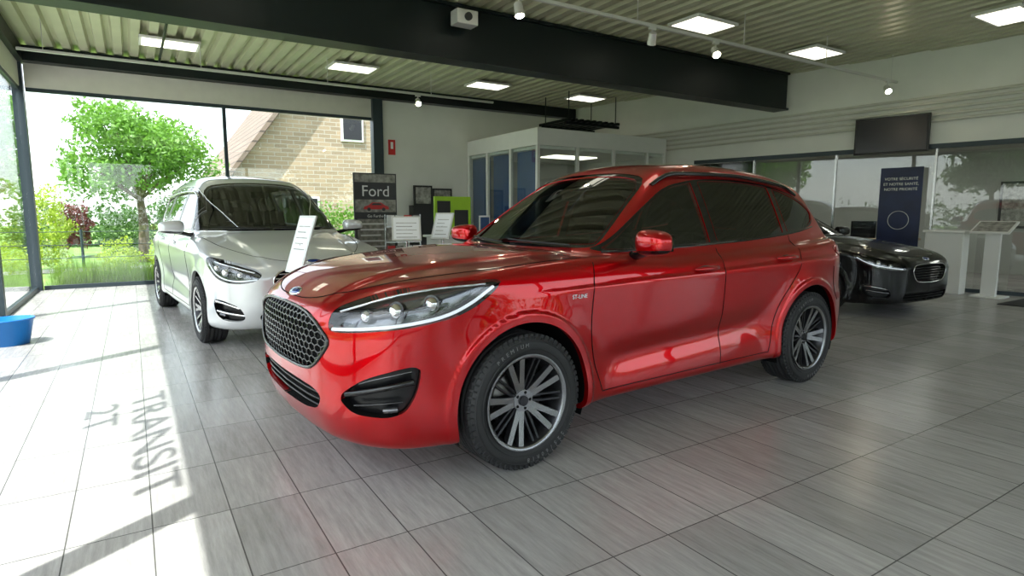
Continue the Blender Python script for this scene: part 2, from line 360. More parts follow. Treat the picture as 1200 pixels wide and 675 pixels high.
def wheel_mesh(name,R,w,rr,style):
    b=MB(); h=w/2
    prof=[(rr-.012,-h+.012),(rr+.012,-h+.004),(rr+.03,-h-.003),((R+rr)/2+.01,-h-.010),(R-.03,-h+.000),(R-.010,-h+.014),(R-.002,-h+.028)]
    half=[(R,-h+.05),(R-.009,-h+.052),(R-.009,-h+.060),(R,-h+.062),(R+.001,-.022),(R-.009,-.020),(R-.009,-.010),(R+.001,-.008)]
    full=prof+half; full=full+[(r,-y) for r,y in reversed(full)]
    b.lathe(full,72,0)
    for k in range(64):
        t=2*math.pi*k/64
        for sy in(-1,1):
            T=Matrix.Rotation(t,4,'Y')@Matrix.Translation((0,sy*(h-.024),R-.016)); b.box((-.011,-.014,0),(.011,.014,.0150),0,T)
            T=Matrix.Rotation(t+.05,4,'Y')@Matrix.Translation((0,sy*(h-.006),R-.045)); b.box((-.004,-.006,0),(.004,.0065,.030),0,T)
    for rad in (rr+.035,(R+rr)/2+.02): b.lathe([(rad-.002,h+.004),(rad,h+.0125),(rad+.002,h+.004)],72,0)
    fm=5 if style==0 else 1
    b.lathe([(rr+.010,h-.002),(rr+.010,h+.006),(rr+.002,h+.007),(rr-.010,h-.004),(rr-.014,h-.018),(rr-.03,h-.05),(rr-.035,-h+.03),(rr-.01,-h+.01)],72,2)
    b.lathe([(rr+.010,h+.0065),(rr+.001,h+.0078),(rr-.009,h-.003)],72,fm)
    b.lathe([(.001,-.03),(rr-.03,-.03)],48,4)
    b.lathe([(.05,.02),(.155,.02),(.160,.012),(.160,-.008),(.155,-.01)],48,3)
    def spoke(a0,a1,w0,w1,mi=1,dy=0.):
        rs=[.040,.12,rr-.004]; ws=[w0,(w0+w1)/2*.9,w1]; ys=[h-.045+dy,h-.030+dy,h-.006+dy]; ds=[.05,.04,.03]; A=[a0,(a0+a1)/2,a1]; vs=[]
        for r,ww,y,dd,a in zip(rs,ws,ys,ds,A):
            c=Vector((math.cos(a),0,math.sin(a))); t=Vector((-math.sin(a),0,math.cos(a)))
            for sx,yy,k in((-1,y,1),(1,y,1),(1,y-dd,1.25),(-1,y-dd,1.25)):
                q=c*r+t*sx*ww*k; vs.append((q.x,yy,q.z))
        for i in range(2):
            o=i*4; b.add(vs,[(o,o+1,o+5,o+4)],mi); b.add(vs,[(o+1,o+2,o+6,o+5),(o+2,o+3,o+7,o+6),(o+3,o,o+4,o+7)],2)
    n=5
    for k in range(n):
        t=2*math.pi*k/n+math.pi/2
        if style==0:
            spoke(t-.16,t-.17,.018,.016,fm); spoke(t+.16,t+.17,.018,.016,fm)
            spoke(t+math.pi/n-.20,t+math.pi/n-.07,.006,.006,2,-.010); spoke(t+math.pi/n+.20,t+math.pi/n+.07,.006,.006,2,-.010)
        else:
            spoke(t,t-.16,.02,.014); spoke(t,t+.16,.02,.014); spoke(t+math.pi/n,t+math.pi/n,.014,.012)
    b.cyl((0,h-.08,0),(0,h-.040,0),.066,.058,24,fm); b.cyl((0,h-.04,0),(0,h-.03,0),.028,.026,24,2)
    for k in range(5):
        t=2*math.pi*(k+.5)/5+math.pi/2; b.cyl((.044*math.cos(t),h-.05,.044*math.sin(t)),(.044*math.cos(t),h-.0385,.044*math.sin(t)),.008,.008,8,4)
    me_o=b.obj(name,['tyre','alloy','alloyd','steel','dark','alloyg'])
    me=me_o.data; bpy.data.objects.remove(me_o); return me
def build_car(name,p,M4,h):
    E=empty(name,M4); f=body_func(p); wb,zc,ra=p['wb'],p['zc'],p['ra']
    V,T=surfnet(f,(p['F0']-.05,-1.03,.10),(p['R0']+.06,1.03,p['H']+.08),h); V=newton(f,V,4)
    L=np.zeros(len(T),int)
    y_=lambda V:np.abs(V[:,1]); xx=lambda V:V[:,0]; zz=lambda V:V[:,2]
    fr=chaikin(p['ws_poly']); dlo=chaikin(p['dlo']); gp=chaikin(p['grille']); ip=chaikin(p['intake']); hp=chaikin(p['head']); fp=chaikin(p['fog']); rg=chaikin(p['rg_poly']); tp=chaikin(p['tail'])
    for xc in(0,wb):
        V,T,L=split(V,T,L,lambda V,xc=xc:np.maximum(np.hypot(xx(V)-xc,zz(V)-zc)-ra,.40-y_(V)),6,[0])
    V,T,L=split(V,T,L,lambda V:np.maximum(psdf(fr,y_(V),zz(V)),xx(V)-1.75),2,[0])
    V,T,L=split(V,T,L,lambda V:np.maximum(psdf(fr,y_(V),zz(V))+.022,xx(V)-1.75),1,[2])
    V,T,L=split(V,T,L,lambda V:np.maximum(psdf(rg,y_(V),zz(V)),2.3-xx(V)),2,[0])
    V,T,L=split(V,T,L,lambda V:np.maximum(psdf(rg,y_(V),zz(V))+.03,2.3-xx(V)),8,[2])
    V,T,L=split(V,T,L,lambda V:np.maximum(psdf(dlo,xx(V),zz(V)),.45-y_(V)),2,[0])
    for i,(a,bb) in enumerate(p['panes']):
        V,T,L=split(V,T,L,lambda V:np.maximum(np.maximum(psdf(dlo,xx(V),zz(V))+.014,.45-y_(V)),np.maximum(a-xx(V),xx(V)-bb)),1 if i<p['nclear'] else 8,[2])
    V,T,L=split(V,T,L,lambda V:np.maximum(psdf(gp,y_(V),zz(V)),xx(V)+.3),3,[0])
    V,T,L=split(V,T,L,lambda V:np.maximum(psdf(ip,y_(V),zz(V)),xx(V)+.3),3,[0])
    V,T,L=split(V,T,L,lambda V:np.maximum(psdf(hp,y_(V)+xx(V),zz(V)),xx(V)-.3),4,[0])
    V,T,L=split(V,T,L,lambda V:np.maximum(psdf(fp,y_(V)+xx(V),zz(V)),xx(V)-.3),5,[0])
    V,T,L=split(V,T,L,lambda V:np.maximum(psdf(tp,y_(V)-xx(V),zz(V)),2.5-xx(V)),7,[0])
    V=newton(f,V,2); N=grad(f,V); N/=np.linalg.norm(N,axis=1)[:,None]
    npmesh('body_panels',V,T[L==0],N,p['paint'],E)
    npmesh('window_trim',V-N*.002,T[L==2],N,'gloss',E)
    npmesh('glass_clear',V-N*.005,T[L==1],N,'cglass',E)
    npmesh('glass_privacy',V-N*.005,T[L==8],N,'privacy',E)
    npmesh('grille_cavity',V-N*.06,T[L==3],N,'dark',E)
    npmesh('bumper_pockets',V-N*.05,T[L==5],N,'grilleblack',E)
    npmesh('headlamp_lens',V-N*.001,T[L==4],N,'lens',E)
    npmesh('headlamp_bowl',V-N*.05,T[L==4],N,'bowl',E)
    npmesh('tail_lamps',V+N*.003,T[L==7],N,'redlamp',E)
    ins=T[np.isin(L,[0,2])]; Vi=V-N*.028
    npmesh('inner_shell',Vi,ins[:,::-1],-N,p['inner'],E)
    def rim(nm,labs,depth,m):
        t=T[np.isin(L,labs)]; e=np.concatenate([t[:,[0,1]],t[:,[1,2]],t[:,[2,0]]]); key=np.sort(e,1); k=key[:,0].astype(np.int64)*len(V)+key[:,1]
        u,inv,c=np.unique(k,return_inverse=True,return_counts=True); be=e[c[inv]==1]
        a=be[:,0];c2=be[:,1]; n=len(be); VV=np.concatenate([V[a],V[c2],V[c2]-N[c2]*depth,V[a]-N[a]*depth]); i=np.arange(n)
        F=np.stack([i+n,i,i+3*n,i+2*n],1); me=bpy.data.meshes.new(nm); me.from_pydata(VV.tolist(),[],F.tolist()); me.materials.append(M[m]); o=bpy.data.objects.new(nm,me); scene.collection.objects.link(o); o.parent=E
    rim('panel_edges',[0,2],.03,p['paint']); rim('lamp_rim',[4,3,5],.06,'dark')
    b=MB()
    for xc in(0,wb):
        for s in(-1,1):
            n=24; pts=[]
            for i in range(n+1):
                t=math.pi*(-.12+1.24*i/n); pts.append((xc+(ra+.005)*math.cos(t),zc+(ra+.005)*math.sin(t)))
            vs=[(x,s*.50,z) for x,z in pts]+[(x,s*(p['hw']-.04),z) for x,z in pts]
            b.add(vs,[(i,i+1,n+2+i,n+1+i) for i in range(n)],0,True)
            b.add([(xc,s*.50,zc)]+[(x,s*.50,z) for x,z in pts],[(0,i,i+1) for i in range(1,n+1)],0)
    b.obj('arch_liners',['dark'],E)
    me=wheel_mesh(name+'_wheel',p['wr'],.225,p['rr'],p['wstyle'])
    for xc in(0,wb):
        for s in(-1,1):
            o=bpy.data.objects.new('wheel_%s_%s'%('front' if xc==0 else 'rear','l' if s<0 else 'r'),me); scene.collection.objects.link(o); o.parent=E
            o.matrix_local=Matrix.Translation((xc,s*(p['hw']-.125),p['wr']))@(Matrix.Rotation(math.pi,4,'Z') if s<0 else Matrix.Identity(4))@Matrix.Rotation(.3 if xc==0 else .9,4,'Y')
    b=MB()
    for pl in p['seams']:
        for s in(-1,1): b.tube(P_side(f,resample(smoothpoly(pl),.025),s),.0034,4)
    for pl in p['tseams']:
        for s in(-1,1):
            q=[(x,y*s) for x,y in pl]; b.tube(P_top(f,resample(smoothpoly(q),.03)),.0035,4)
    b.obj('panel_gaps',['dark'],E)
    b=MB()
    if p['gstyle']=='hex':
        cw=.058; ch=.042; ed=set()
        def key(q): return (round(q[0],4),round(q[1],4))
        ys=np.arange(-14,15)
        for j in range(-8,32):
            for i in ys:
                cx=(i+(.5 if j%2 else 0))*cw; cz=.40+j*ch*.75
                hx=[(cx,cz+ch/2),(cx+cw/2,cz+ch/4),(cx+cw/2,cz-ch/4),(cx,cz-ch/2),(cx-cw/2,cz-ch/4),(cx-cw/2,cz+ch/4)]
                for a in range(6):
                    k1=key(hx[a]);k2=key(hx[(a+1)%6]); ed.add((min(k1,k2),max(k1,k2)))
        ed=list(ed); mid=np.array([((a[0]+c[0])/2,(a[1]+c[1])/2) for a,c in ed]); ok=psdf(gp,np.abs(mid[:,0]),mid[:,1])<.004
        ed=[e for e,o in zip(ed,ok) if o]; A=P_front(f,[e[0] for e in ed],-.012); B=P_front(f,[e[1] for e in ed],-.012)
        for u,v in zip(A,B): b.tube([u,v],.0052,5,1)
    else:
        zs=np.arange(min(q[1] for q in gp)+.03,max(q[1] for q in gp)-.02,p.get('slat',.045))
        for z in zs:
            ys=np.linspace(-.5,.5,61); ins_=psdf(gp,np.abs(ys),np.full(61,z))<0; yy=ys[ins_]
            if len(yy)>2: b.tube(P_front(f,[(y,z) for y in yy],-.012),p.get('slatr',.009),6,0 if p['gstyle']=='chrome' else 1)
    ring=[q for q in resample(gp,.02,True) if q[0]>0]; zm=(max(a[1] for a in gp)+min(a[1] for a in gp))/2; ang=[math.atan2(q[1]-zm,q[0]) for q in ring]
    ring=[q for _,q in sorted(zip(ang,ring),key=lambda t:t[0])]; full=[(q[0],q[1]) for q in ring]+[(-q[0],q[1]) for q in reversed(ring)]
    b.tube(P_front(f,full,.001),.009 if p['gstyle']!='dark' else .006,6,p['gring'],closed=True)
    zi=[q[1] for q in ip]
    for z in np.arange(min(zi)+.03,max(zi)-.01,.035):
        ys=np.linspace(-.7,.7,61); ins_=psdf(ip,np.abs(ys),np.full(61,z))<0; yy=ys[ins_]
        if len(yy)>2: b.tube(P_front(f,[(y,z) for y in yy],-.025),.006,5,3)
    q=P_front(f,[(0,p['badge'])],0)[0]; g=grad(f,q[None])[0]; g/=np.linalg.norm(g)
    Tm=Matrix.Translation(Vector(q))@Vector(g).to_track_quat('X','Z').to_matrix().to_4x4()
    b.ell((0,0,0),(.010,.078,.033),24,0,Tm); b.ell((.005,0,0),(.009,.068,.025),24,2,Tm)
    b.obj('grille',['chrome','gloss','blue','grilleblack'],E)
    b=MB()
    for s in(-1,1):
        for (c,z,r) in p['proj']:
            q=P_corner(f,[(c,z)],s,-.028)[0]; g=grad(f,q[None])[0]; g/=np.linalg.norm(g); g=(g+np.array([-1.2,0,0])); g/=np.linalg.norm(g)
            q=Vector(q); d=Vector(g); b.cyl(q-d*.03,q+d*.004,r*1.2,r*1.25,20,1); b.ell(tuple(q),(r,r,r),16,0)
        for pl,r,mi in p['drl']:
            b.tube(P_corner(f,resample(smoothpoly(pl),.02),s,-.012),r,6,mi)
        for pl,r,mi in p['fogbars']:
            b.tube(P_corner(f,resample(smoothpoly(pl),.02),s,-.010),r,6,mi)
    b.obj('lamp_units',['chrome','gloss','led','bowl'],E)
    b=MB()
    for s in(-1,1):
        for (x,z) in p['handles']:
            pts=P_side(f,[(x-.11,z),(x-.09,z+.002),(x-.04,z+.004),(x+.04,z+.005),(x+.09,z+.004),(x+.11,z+.002)],s); off=[.004,.030,.040,.040,.032,.006]
            pts=[(q[0],q[1]+s*o,q[2]) for q,o in zip(pts,off)]; b.tube(pts,[.008,.015,.017,.017,.015,.008],8,0)
            q=P_side(f,[(x,z-.004)],s)[0]; b.ell(tuple(q),(.075,.004,.026),20,1)
        mx,my,mz=p['mirror']
        T4=Matrix.Translation((mx,s*my,mz))@Matrix.Rotation(s*.25,4,'Z')
        vs=[];n=24;m=14
        for i in range(m+1):
            ph=-math.pi/2+math.pi*i/m
            for j in range(n):
                th=2*math.pi*j/n; cp,sp=math.cos(ph),math.sin(ph); ct,st=math.cos(th),math.sin(th)
                e=.62; F=lambda a:math.copysign(abs(a)**e,a)
                X=F(cp)*F(ct); Yv=F(cp)*F(st); Zv=F(sp)
                xs_=.085 if X<0 else .045
                vs.append(T4@Vector((X*xs_*(1-.25*Yv*s*.5),Yv*.125,Zv*.072*(1-.15*s*Yv))))
        fs=[(i*n+j,i*n+(j+1)%n,(i+1)*n+(j+1)%n,(i+1)*n+j) for i in range(m) for j in range(n)]
        lowf=[fa for fa in fs if fa[0]//n<m*.30]; upf=[fa for fa in fs if fa[0]//n>=m*.30]
        b.add(vs,upf,0,True); b.add(vs,lowf,1,True)
        b.box((.038,-.095,-.045),(.048,.095,.045),1,T4)
        q=Vector(P_side(f,[(mx+.04,mz-.09)],s)[0]); b.tube([q+Vector((0,-s*.03,0)),q+Vector((0,s*.04,.005)),Vector((mx,s*(my-.03),mz-.045))],[.03,.022,.022],8,1)
        if p.get('rail'):
            x0,x1,yr=p['rail']; xs=np.linspace(x0,x1,26); P=P_top(f,[(x,s*yr) for x in xs]); o=.035*np.minimum(1,np.minimum(np.arange(26),25-np.arange(26))/2.5); 
            b.tube([(q[0],q[1],q[2]+k) for q,k in zip(P,o)],.015,8,p['railm'])
        b.tube(P_side(f,resample(smoothpoly(p['belt']),.05),s,.002),.007,6,p['beltm'])
        if p.get('toptrim'): b.tube(P_side(f,resample(smoothpoly(p['toptrim']),.05),s,.002),.006,6,p['beltm'])
    b.obj('mirrors_handles_rails',[p['paint'],'gloss','chrome','alloy'],E)
    b=MB()
    for y0,y1 in((-.55,.02),(.05,.60)):
        q=P_front(f,[(y0+(y1-y0)*i/8,p['zb']+.07+.02*i/8) for i in range(9)],.012,x0=-.2); b.tube(q,.007,5)
    b.obj('wipers',['plastic'],E)
    b=MB(); zs=p['sz']; sx=p['seatx']
    b.box((p['wsx']+.22,-.68,.62+zs),(p['wsx']+.62,.68,.98+zs),0)
    b.box((p['wsx']+.5,-.12,.35+zs),(sx+.6,.12,.66+zs),0)
    for row,x in enumerate(sx+np.array([0,.85]+([1.7] if wb>2.9 else []))):
        for y in(-.37,.37):
            b.box((x,y-.25,.42+zs),(x+.5,y+.25,.60+zs),1)
            T4=Matrix.Translation((x+.48,y,.52+zs))@Matrix.Rotation(math.radians(18),4,'Y')
            b.box((-.06,-.25,0),(.08,.25,.62),1,T4); b.box((-.05,-.13,.68),(.05,.13,.86),1,T4); b.box((-.01,-.06,.6),(.01,.06,.7),0,T4)
    b.obj('cabin_seats',['inter',p['seatm']],E,bevel=.035)
    b=MB(); c=Vector((p['wsx']+.75,-.37,.98+zs)); T4=Matrix.Translation(c)@Matrix.Rotation(math.radians(-65),4,'Y')
    b.tube([T4@Vector((.18*math.cos(t),.18*math.sin(t),0)) for t in np.linspace(0,2*math.pi,28,endpoint=False)],.014,8,0,True)
    b.tube([T4@Vector((-.18,0,0)),T4@Vector((0,0,-.02)),T4@Vector((.18,0,0))],.02,6); b.tube([T4@Vector((0,-.18,0)),T4@Vector((0,0,-.02)),T4@Vector((0,.18,0))],.02,6); b.cyl(T4@Vector((0,0,.01)),T4@Vector((0,0,-.25)),.05)
    q=P_front(f,[(0,p['H']-.22)],-.04,x0=.2)[0]; b.box((q[0],-.10,q[2]-.04),(q[0]+.03,.10,q[2]+.03))
    b.obj('steering_wheel',['inter'],E)
    return E,f
SEC=[(.10,-.10),(.20,-.05),(.28,-.012),(.36,-.010),(.50,-.020),(.65,-.014),(.80,-.003),(.915,.004),(.955,-.012),(1.05,-.050),(1.2,-.11)]
suv=dict(wb=2.76,zc=.36,ra=.415,sz=0.,zb=1.05,fl=.022,fl2=.010,scoop=.022,crown=.03,ridge=.018,kst=.05,F0=-.97,R0=3.62,H=1.70,hw=.935,wr=.357,rr=.243,wstyle=0,paint='red',inner='inter',
 Hb=[(-1.05,.81),(-.93,.885),(-.8,.945),(-.6,1.01),(-.3,1.052),(0,1.078),(.4,1.10),(.6,1.10),(1.2,1.06),(2.0,1.08),(2.8,1.11),(3.4,1.14),(3.8,1.12)],
 Wp=[(-1.0,.88),(-.6,.90),(-.2,.908),(.1,.908),(.6,.893),(1.4,.895),(2.2,.90),(2.79,.912),(3.2,.90),(3.75,.85)],
 Sec=[(.10,-.10),(.20,-.05),(.28,-.012),(.36,-.010),(.50,-.020),(.65,-.014),(.80,-.006),(.93,-.001),(.975,-.010),(1.06,-.040),(1.2,-.11)],
 Fpl=[(0,0),(.3,.010),(.5,.035),(.65,.095),(.78,.21),(.88,.38),(.96,.62)],
 Fpr=[(.15,.15),(.22,.07),(.30,.025),(.48,0),(.68,0),(.80,.01),(.88,.04),(.96,.12),(1.05,.26)],
 Rpl=[(0,0),(.5,.03),(.7,.09),(.85,.22),(.95,.42)],Rpr=[(.2,.14),(.35,.03),(.5,0),(.65,.01),(.72,.05),(.95,.07),(1.15,.12)],
 Bot=[(-1.0,.24),(-.7,.21),(0,.21),(.6,.245),(2.2,.245),(3.0,.26),(3.7,.33)],
 Gb=[(.3,.78),(1.0,.825),(2.0,.83),(2.8,.80),(3.6,.70)],tum=.37,Roof=[(.7,1.42),(1.1,1.58),(1.5,1.675),(2.0,1.70),(2.6,1.675),(3.1,1.60),(3.5,1.51)],
 wss=1.50,wsx=.42,wsc=.17,rgs=.70,rgx=3.56,
 ws_poly=[(-.3,1.112),(.60,1.112),(.71,1.125),(.66,1.27),(.545,1.555),(.3,1.60),(-.3,1.61)],
 rg_poly=[(-.3,1.14),(.60,1.15),(.52,1.42),(-.3,1.46)],
 dlo=[(.60,1.10),(.74,1.16),(1.03,1.335),(1.34,1.50),(1.72,1.56),(2.25,1.565),(2.7,1.525),(3.02,1.44),(3.20,1.34),(3.12,1.22),(2.7,1.165),(1.7,1.115),(.9,1.095)],
 panes=[(.5,1.63),(1.71,2.58),(2.65,3.4)],nclear=1,
 grille=[(-.2,.86),(.34,.85),(.50,.805),(.60,.73),(.50,.62),(.40,.57),(-.2,.56)],
 intake=[(-.2,.50),(.42,.50),(.53,.46),(.46,.37),(-.2,.355)],
 head=[(-.33,.805),(-.31,.88),(-.05,.945),(.22,.985),(.48,1.003),(.76,1.005),(.72,.95),(.62,.885),(.49,.835),(.22,.80),(-.05,.785),(-.30,.775)],
 fog=[(-.24,.46),(-.22,.50),(-.05,.575),(.22,.625),(.30,.615),(.27,.50),(.20,.41),(.08,.385),(-.14,.40)],
 tail=[(-3.15,.94),(-2.6,.95),(-2.30,.99),(-2.26,1.06),(-2.6,1.06),(-3.15,1.05)],
 seams=[[(.50,1.05),(.46,.85),(.46,.55),(.55,.32)],[(1.67,1.09),(1.67,.6),(1.66,.31)],[(.55,.315),(2.22,.315)],[(2.64,1.15),(2.62,.95),(2.47,.80),(2.29,.62),(2.22,.315)],[(3.1,.90),(3.1,.72),(3.2,.62)]],
 tseams=[[(-.90,.0),(-.89,.25),(-.83,.44),(-.60,.66),(-.2,.80),(.2,.82),(.45,.81)]],
 gstyle='hex',gring=1,badge=.905,proj=[(-.06,.862,.028),(.14,.886,.037),(.36,.910,.035)],
 drl=[([(-.30,.79),(-.05,.80),(.22,.816),(.45,.845),(.59,.895),(.71,.97)],.009,2),([(-.26,.875),(.1,.953),(.4,.985),(.66,.988)],.007,0),([(0,.86),(.45,.90)],.012,3)],
 fogbars=[([(-.20,.49),(.05,.525),(.25,.55)],.016,1),([(-.14,.44),(.18,.46)],.006,1),([(-.10,.545),(.0,.567),(.24,.60)],.004,3),([(.06,.42),(.15,.425)],.015,3)],
 handles=[(1.47,.965),(2.42,.995)],mirror=(.82,1.03,1.155),rail=(1.25,3.0,.60),railm=1,belt=[(.66,1.095),(1.7,1.112),(2.7,1.16),(3.1,1.21)],beltm=1,seatx=1.25,seatm='inter')
mpv=dict(suv,wb=3.0,zc=.345,ra=.395,F0=-.95,R0=3.90,H=1.80,wr=.34,rr=.225,wstyle=1,paint='silver',inner='interl',fl=.015,fl2=.004,scoop=.02,zb=1.07,Sec=SEC,crown=.05,kst=.07,
 Hb=[(-1.0,.74),(-.85,.84),(-.7,.90),(-.3,1.0),(.1,1.07),(.35,1.11),(.6,1.11),(1.5,1.07),(3,1.10),(3.9,1.12)],
 Wp=[(-1.0,.87),(-.5,.90),(0,.91),(1.4,.91),(3.0,.91),(3.4,.895),(3.95,.84)],
 Bot=[(-1.0,.22),(0,.20),(2.2,.22),(3.9,.32)],
 Gb=[(.2,.78),(1.0,.83),(2.0,.84),(3.2,.82),(3.9,.76)],tum=.30,Roof=[(.5,1.40),(.9,1.62),(1.4,1.76),(2.0,1.81),(3.0,1.79),(3.6,1.72),(3.9,1.64)],
 wss=1.42,wsx=.26,wsc=.20,rgs=.32,rgx=3.86,
 ws_poly=[(-.3,1.125),(.62,1.125),(.72,1.14),(.68,1.30),(.59,1.64),(.3,1.69),(-.3,1.70)],
 rg_poly=[(-.3,1.16),(.64,1.17),(.58,1.55),(-.3,1.60)],
 dlo=[(.38,1.125),(.55,1.21),(.85,1.41),(1.15,1.575),(1.5,1.645),(2.4,1.665),(3.1,1.63),(3.55,1.52),(3.62,1.35),(3.5,1.21),(2.7,1.16),(1.5,1.135)],
 panes=[(.3,.80),(.85,1.72),(1.80,2.72),(2.80,3.7)],nclear=3,
 grille=[(-.2,.80),(.33,.79),(.43,.70),(.38,.57),(.28,.50),(-.2,.49)],intake=[(-.2,.42),(.46,.42),(.56,.35),(.50,.27),(-.2,.26)],
 head=[(-.40,.745),(-.30,.80),(-.05,.855),(.20,.89),(.42,.91),(.50,.89),(.40,.79),(.22,.70),(.0,.665),(-.2,.665),(-.34,.69)],
 fog=[(-.18,.34),(-.12,.44),(.10,.50),(.30,.515),(.34,.46),(.28,.36),(.15,.31),(-.1,.30)],
 tail=[(-3.3,.95),(-2.8,.98),(-2.5,1.02),(-2.5,1.10),(-3.3,1.10)],
 seams=[[(.62,1.09),(.60,.85),(.55,.5),(.58,.32)],[(1.76,1.09),(1.76,.6),(1.76,.31)],[(.58,.31),(2.48,.31)],[(2.74,1.12),(2.74,.95),(2.62,.78),(2.50,.6),(2.46,.31)]],
 tseams=[[(-.84,.0),(-.83,.25),(-.76,.42),(-.5,.60),(-.2,.72),(.2,.78),(.35,.79)]],
 gstyle='chrome',gring=0,badge=.85,proj=[(-.12,.75,.03),(.10,.77,.04),(.27,.81,.03)],
 drl=[([(-.34,.70),(-.1,.685),(.1,.70),(.28,.75),(.42,.84)],.007,2),([(-.3,.77),(0,.83),(.3,.87)],.008,0)],
 fogbars=[([(-.16,.36),(.28,.40)],.012,0),([(-.1,.43),(.10,.475),(.30,.49)],.012,0),([(.12,.36),(.22,.37)],.014,3)],
 handles=[(1.55,.98),(2.52,1.0)],mirror=(.66,1.03,1.17),rail=(1.1,3.4,.66),railm=3,belt=[(.42,1.125),(1.7,1.135),(2.7,1.158),(3.5,1.21)],toptrim=[(.42,1.15),(.85,1.42),(1.15,1.585),(1.5,1.653),(2.4,1.673),(3.1,1.64),(3.5,1.55)],beltm=2,seatx=1.1,seatm='interl')
sed=dict(suv,wb=2.85,zc=.335,ra=.375,sz=-.07,zb=.97,F0=-.95,R0=3.85,H=1.49,wr=.33,rr=.22,wstyle=1,paint='blackpaint',inner='inter',fl=.012,fl2=.003,scoop=.015,Sec=SEC,crown=.05,kst=.07,
 Hb=[(-1.0,.66),(-.85,.75),(-.7,.81),(-.3,.90),(.2,.96),(.5,.99),(1.5,.97),(2.6,1.0),(3.2,1.04),(3.9,1.03)],
 Bot=[(-1.0,.19),(0,.17),(2.2,.18),(3.8,.28)],Wp=[(-1.0,.87),(-.5,.90),(0,.91),(1.4,.90),(2.8,.91),(3.4,.89),(3.9,.83)],
 Gb=[(.3,.76),(1.0,.80),(2.0,.80),(2.8,.76),(3.4,.66)],tum=.42,Roof=[(.9,1.30),(1.3,1.42),(1.8,1.485),(2.3,1.465),(2.8,1.38),(3.2,1.25),(3.5,1.15)],
 wss=1.75,wsx=.46,wsc=.18,rgs=2.0,rgx=3.40,
 ws_poly=[(-.3,1.01),(.62,1.01),(.69,1.02),(.64,1.15),(.54,1.37),(.3,1.41),(-.3,1.42)],rg_poly=[(-.3,1.08),(.55,1.08),(.48,1.34),(-.3,1.37)],
 dlo=[(.70,1.0),(.90,1.09),(1.25,1.26),(1.55,1.36),(2.0,1.39),(2.5,1.34),(2.9,1.22),(3.05,1.12),(2.9,1.05),(1.8,1.01)],panes=[(.6,1.68),(1.76,2.55),(2.62,3.1)],nclear=2,
 grille=[(-.2,.685),(.34,.68),(.41,.61),(.36,.51),(.28,.455),(-.2,.445)],intake=[(-.2,.33),(.50,.33),(.54,.28),(.48,.22),(-.2,.21)],
 head=[(-.40,.65),(-.30,.705),(0,.75),(.25,.79),(.42,.81),(.46,.78),(.30,.69),(.05,.64),(-.2,.615),(-.36,.62)],
 fog=[(-.16,.30),(-.10,.38),(.10,.42),(.28,.43),(.30,.38),(.24,.30),(.10,.27),(-.1,.26)],
 tail=[(-3.3,.85),(-2.5,.88),(-2.5,.97),(-3.3,.97)],
 seams=[[(.55,.98),(.50,.75),(.50,.45),(.56,.27)],[(1.72,1.0),(1.72,.27)],[(.56,.26),(2.3,.26)],[(2.66,1.03),(2.62,.85),(2.40,.6),(2.30,.26)]],
 tseams=[[(-.84,.0),(-.83,.25),(-.76,.42),(-.5,.60),(-.2,.70),(.3,.76),(.5,.78)]],
 gstyle='dark',gring=0,badge=.745,slat=.032,slatr=.006,proj=[(-.12,.675,.025),(.08,.70,.03)],
 drl=[([(-.34,.63),(0,.655),(.25,.70),(.40,.77)],.006,2)],fogbars=[([(-.12,.33),(.24,.36)],.010,3),([(-.1,.375),(.10,.405),(.26,.415)],.006,0)],
 handles=[(1.5,.88),(2.42,.9)],mirror=(.85,1.0,1.04),rail=None,belt=[(.72,1.0),(1.8,1.012),(2.95,1.05)],toptrim=None,beltm=2,seatx=1.25)
car1,f1=build_car('suv_car',suv,Matrix.Translation((1.60,3.383,0))@Matrix.Rotation(math.radians(3.46),4,'Z'),.016)
car2,f2=build_car('minivan_car',mpv,Matrix.Translation((1.436,6.903,0))@Matrix.Rotation(math.radians(94.9),4,'Z'),.022)
car3,f3=build_car('sedan_car',sed,Matrix.Translation((8.62,4.5,0))@Matrix.Rotation(math.radians(88),4,'Z'),.026)
q=P_side(f1,[(.36,.875)],-1,.003)[0]; text('fender_badge','ST-LINE',.032,q,(1,0,0),(0,0,1),'chrome',car1,.001)
for xc in(0,suv['wb']):
    for word,a0 in(('PREMIUM',2.25),('225/60R18',-.75)):
        for i,chh in enumerate(word):
            a=a0-i*.105; r_=.302; up=(math.cos(a),0,math.sin(a)); rt=(math.sin(a),0,-math.cos(a))
            text('tyre_letter',chh,.030,(xc+r_*math.cos(a),-(suv['hw']+.0015),suv['wr']+r_*math.sin(a)),rt,up,'letter',car1,.001)
# ------------------------------------------------------------------ room
ZC=4.1; AL=-1.45; BB=13.05; BF=-3.6; AR=17.5
b=MB(); b.box((AL-.1,BF-.1,-.10),(AR,BB+.12,0)); b.obj('floor',['floor'])
b=MB(); pitch=.24; prof=[(0,.0),(.07,.0),(.095,-.085),(.215,-.085),(.24,0)]
a=AL-.15; pts=[]
while a<13.3:
    for q in prof[:-1]: pts.append((a+q[0],ZC+.045+q[1]))
    a+=pitch
vs=[(x,BF-.6,z) for x,z in pts]+[(x,BB+.7,z) for x,z in pts]; n=len(pts)
b.add(vs,[(i,i+1,n+i+1,n+i) for i in range(n-1)]); b.box((AL-.15,BF-.6,ZC+.06),(13.3,BB+.7,ZC+.25)); b.obj('ceiling',['deck'])
b=MB(); y0=7.30; b.box((AL,y0,3.33),(11.05,y0+.32,3.37)); b.box((AL,y0,4.0),(11.05,y0+.32,4.04)); b.box((AL,y0+.05,3.36),(11.05,y0+.27,4.02)); b.obj('ceiling_beam',['beam'])
b=MB(); b.box((AL-.05,12.80,3.80),(10.1,13.15,4.04)); b.obj('ceiling_beam.001',['beam'])
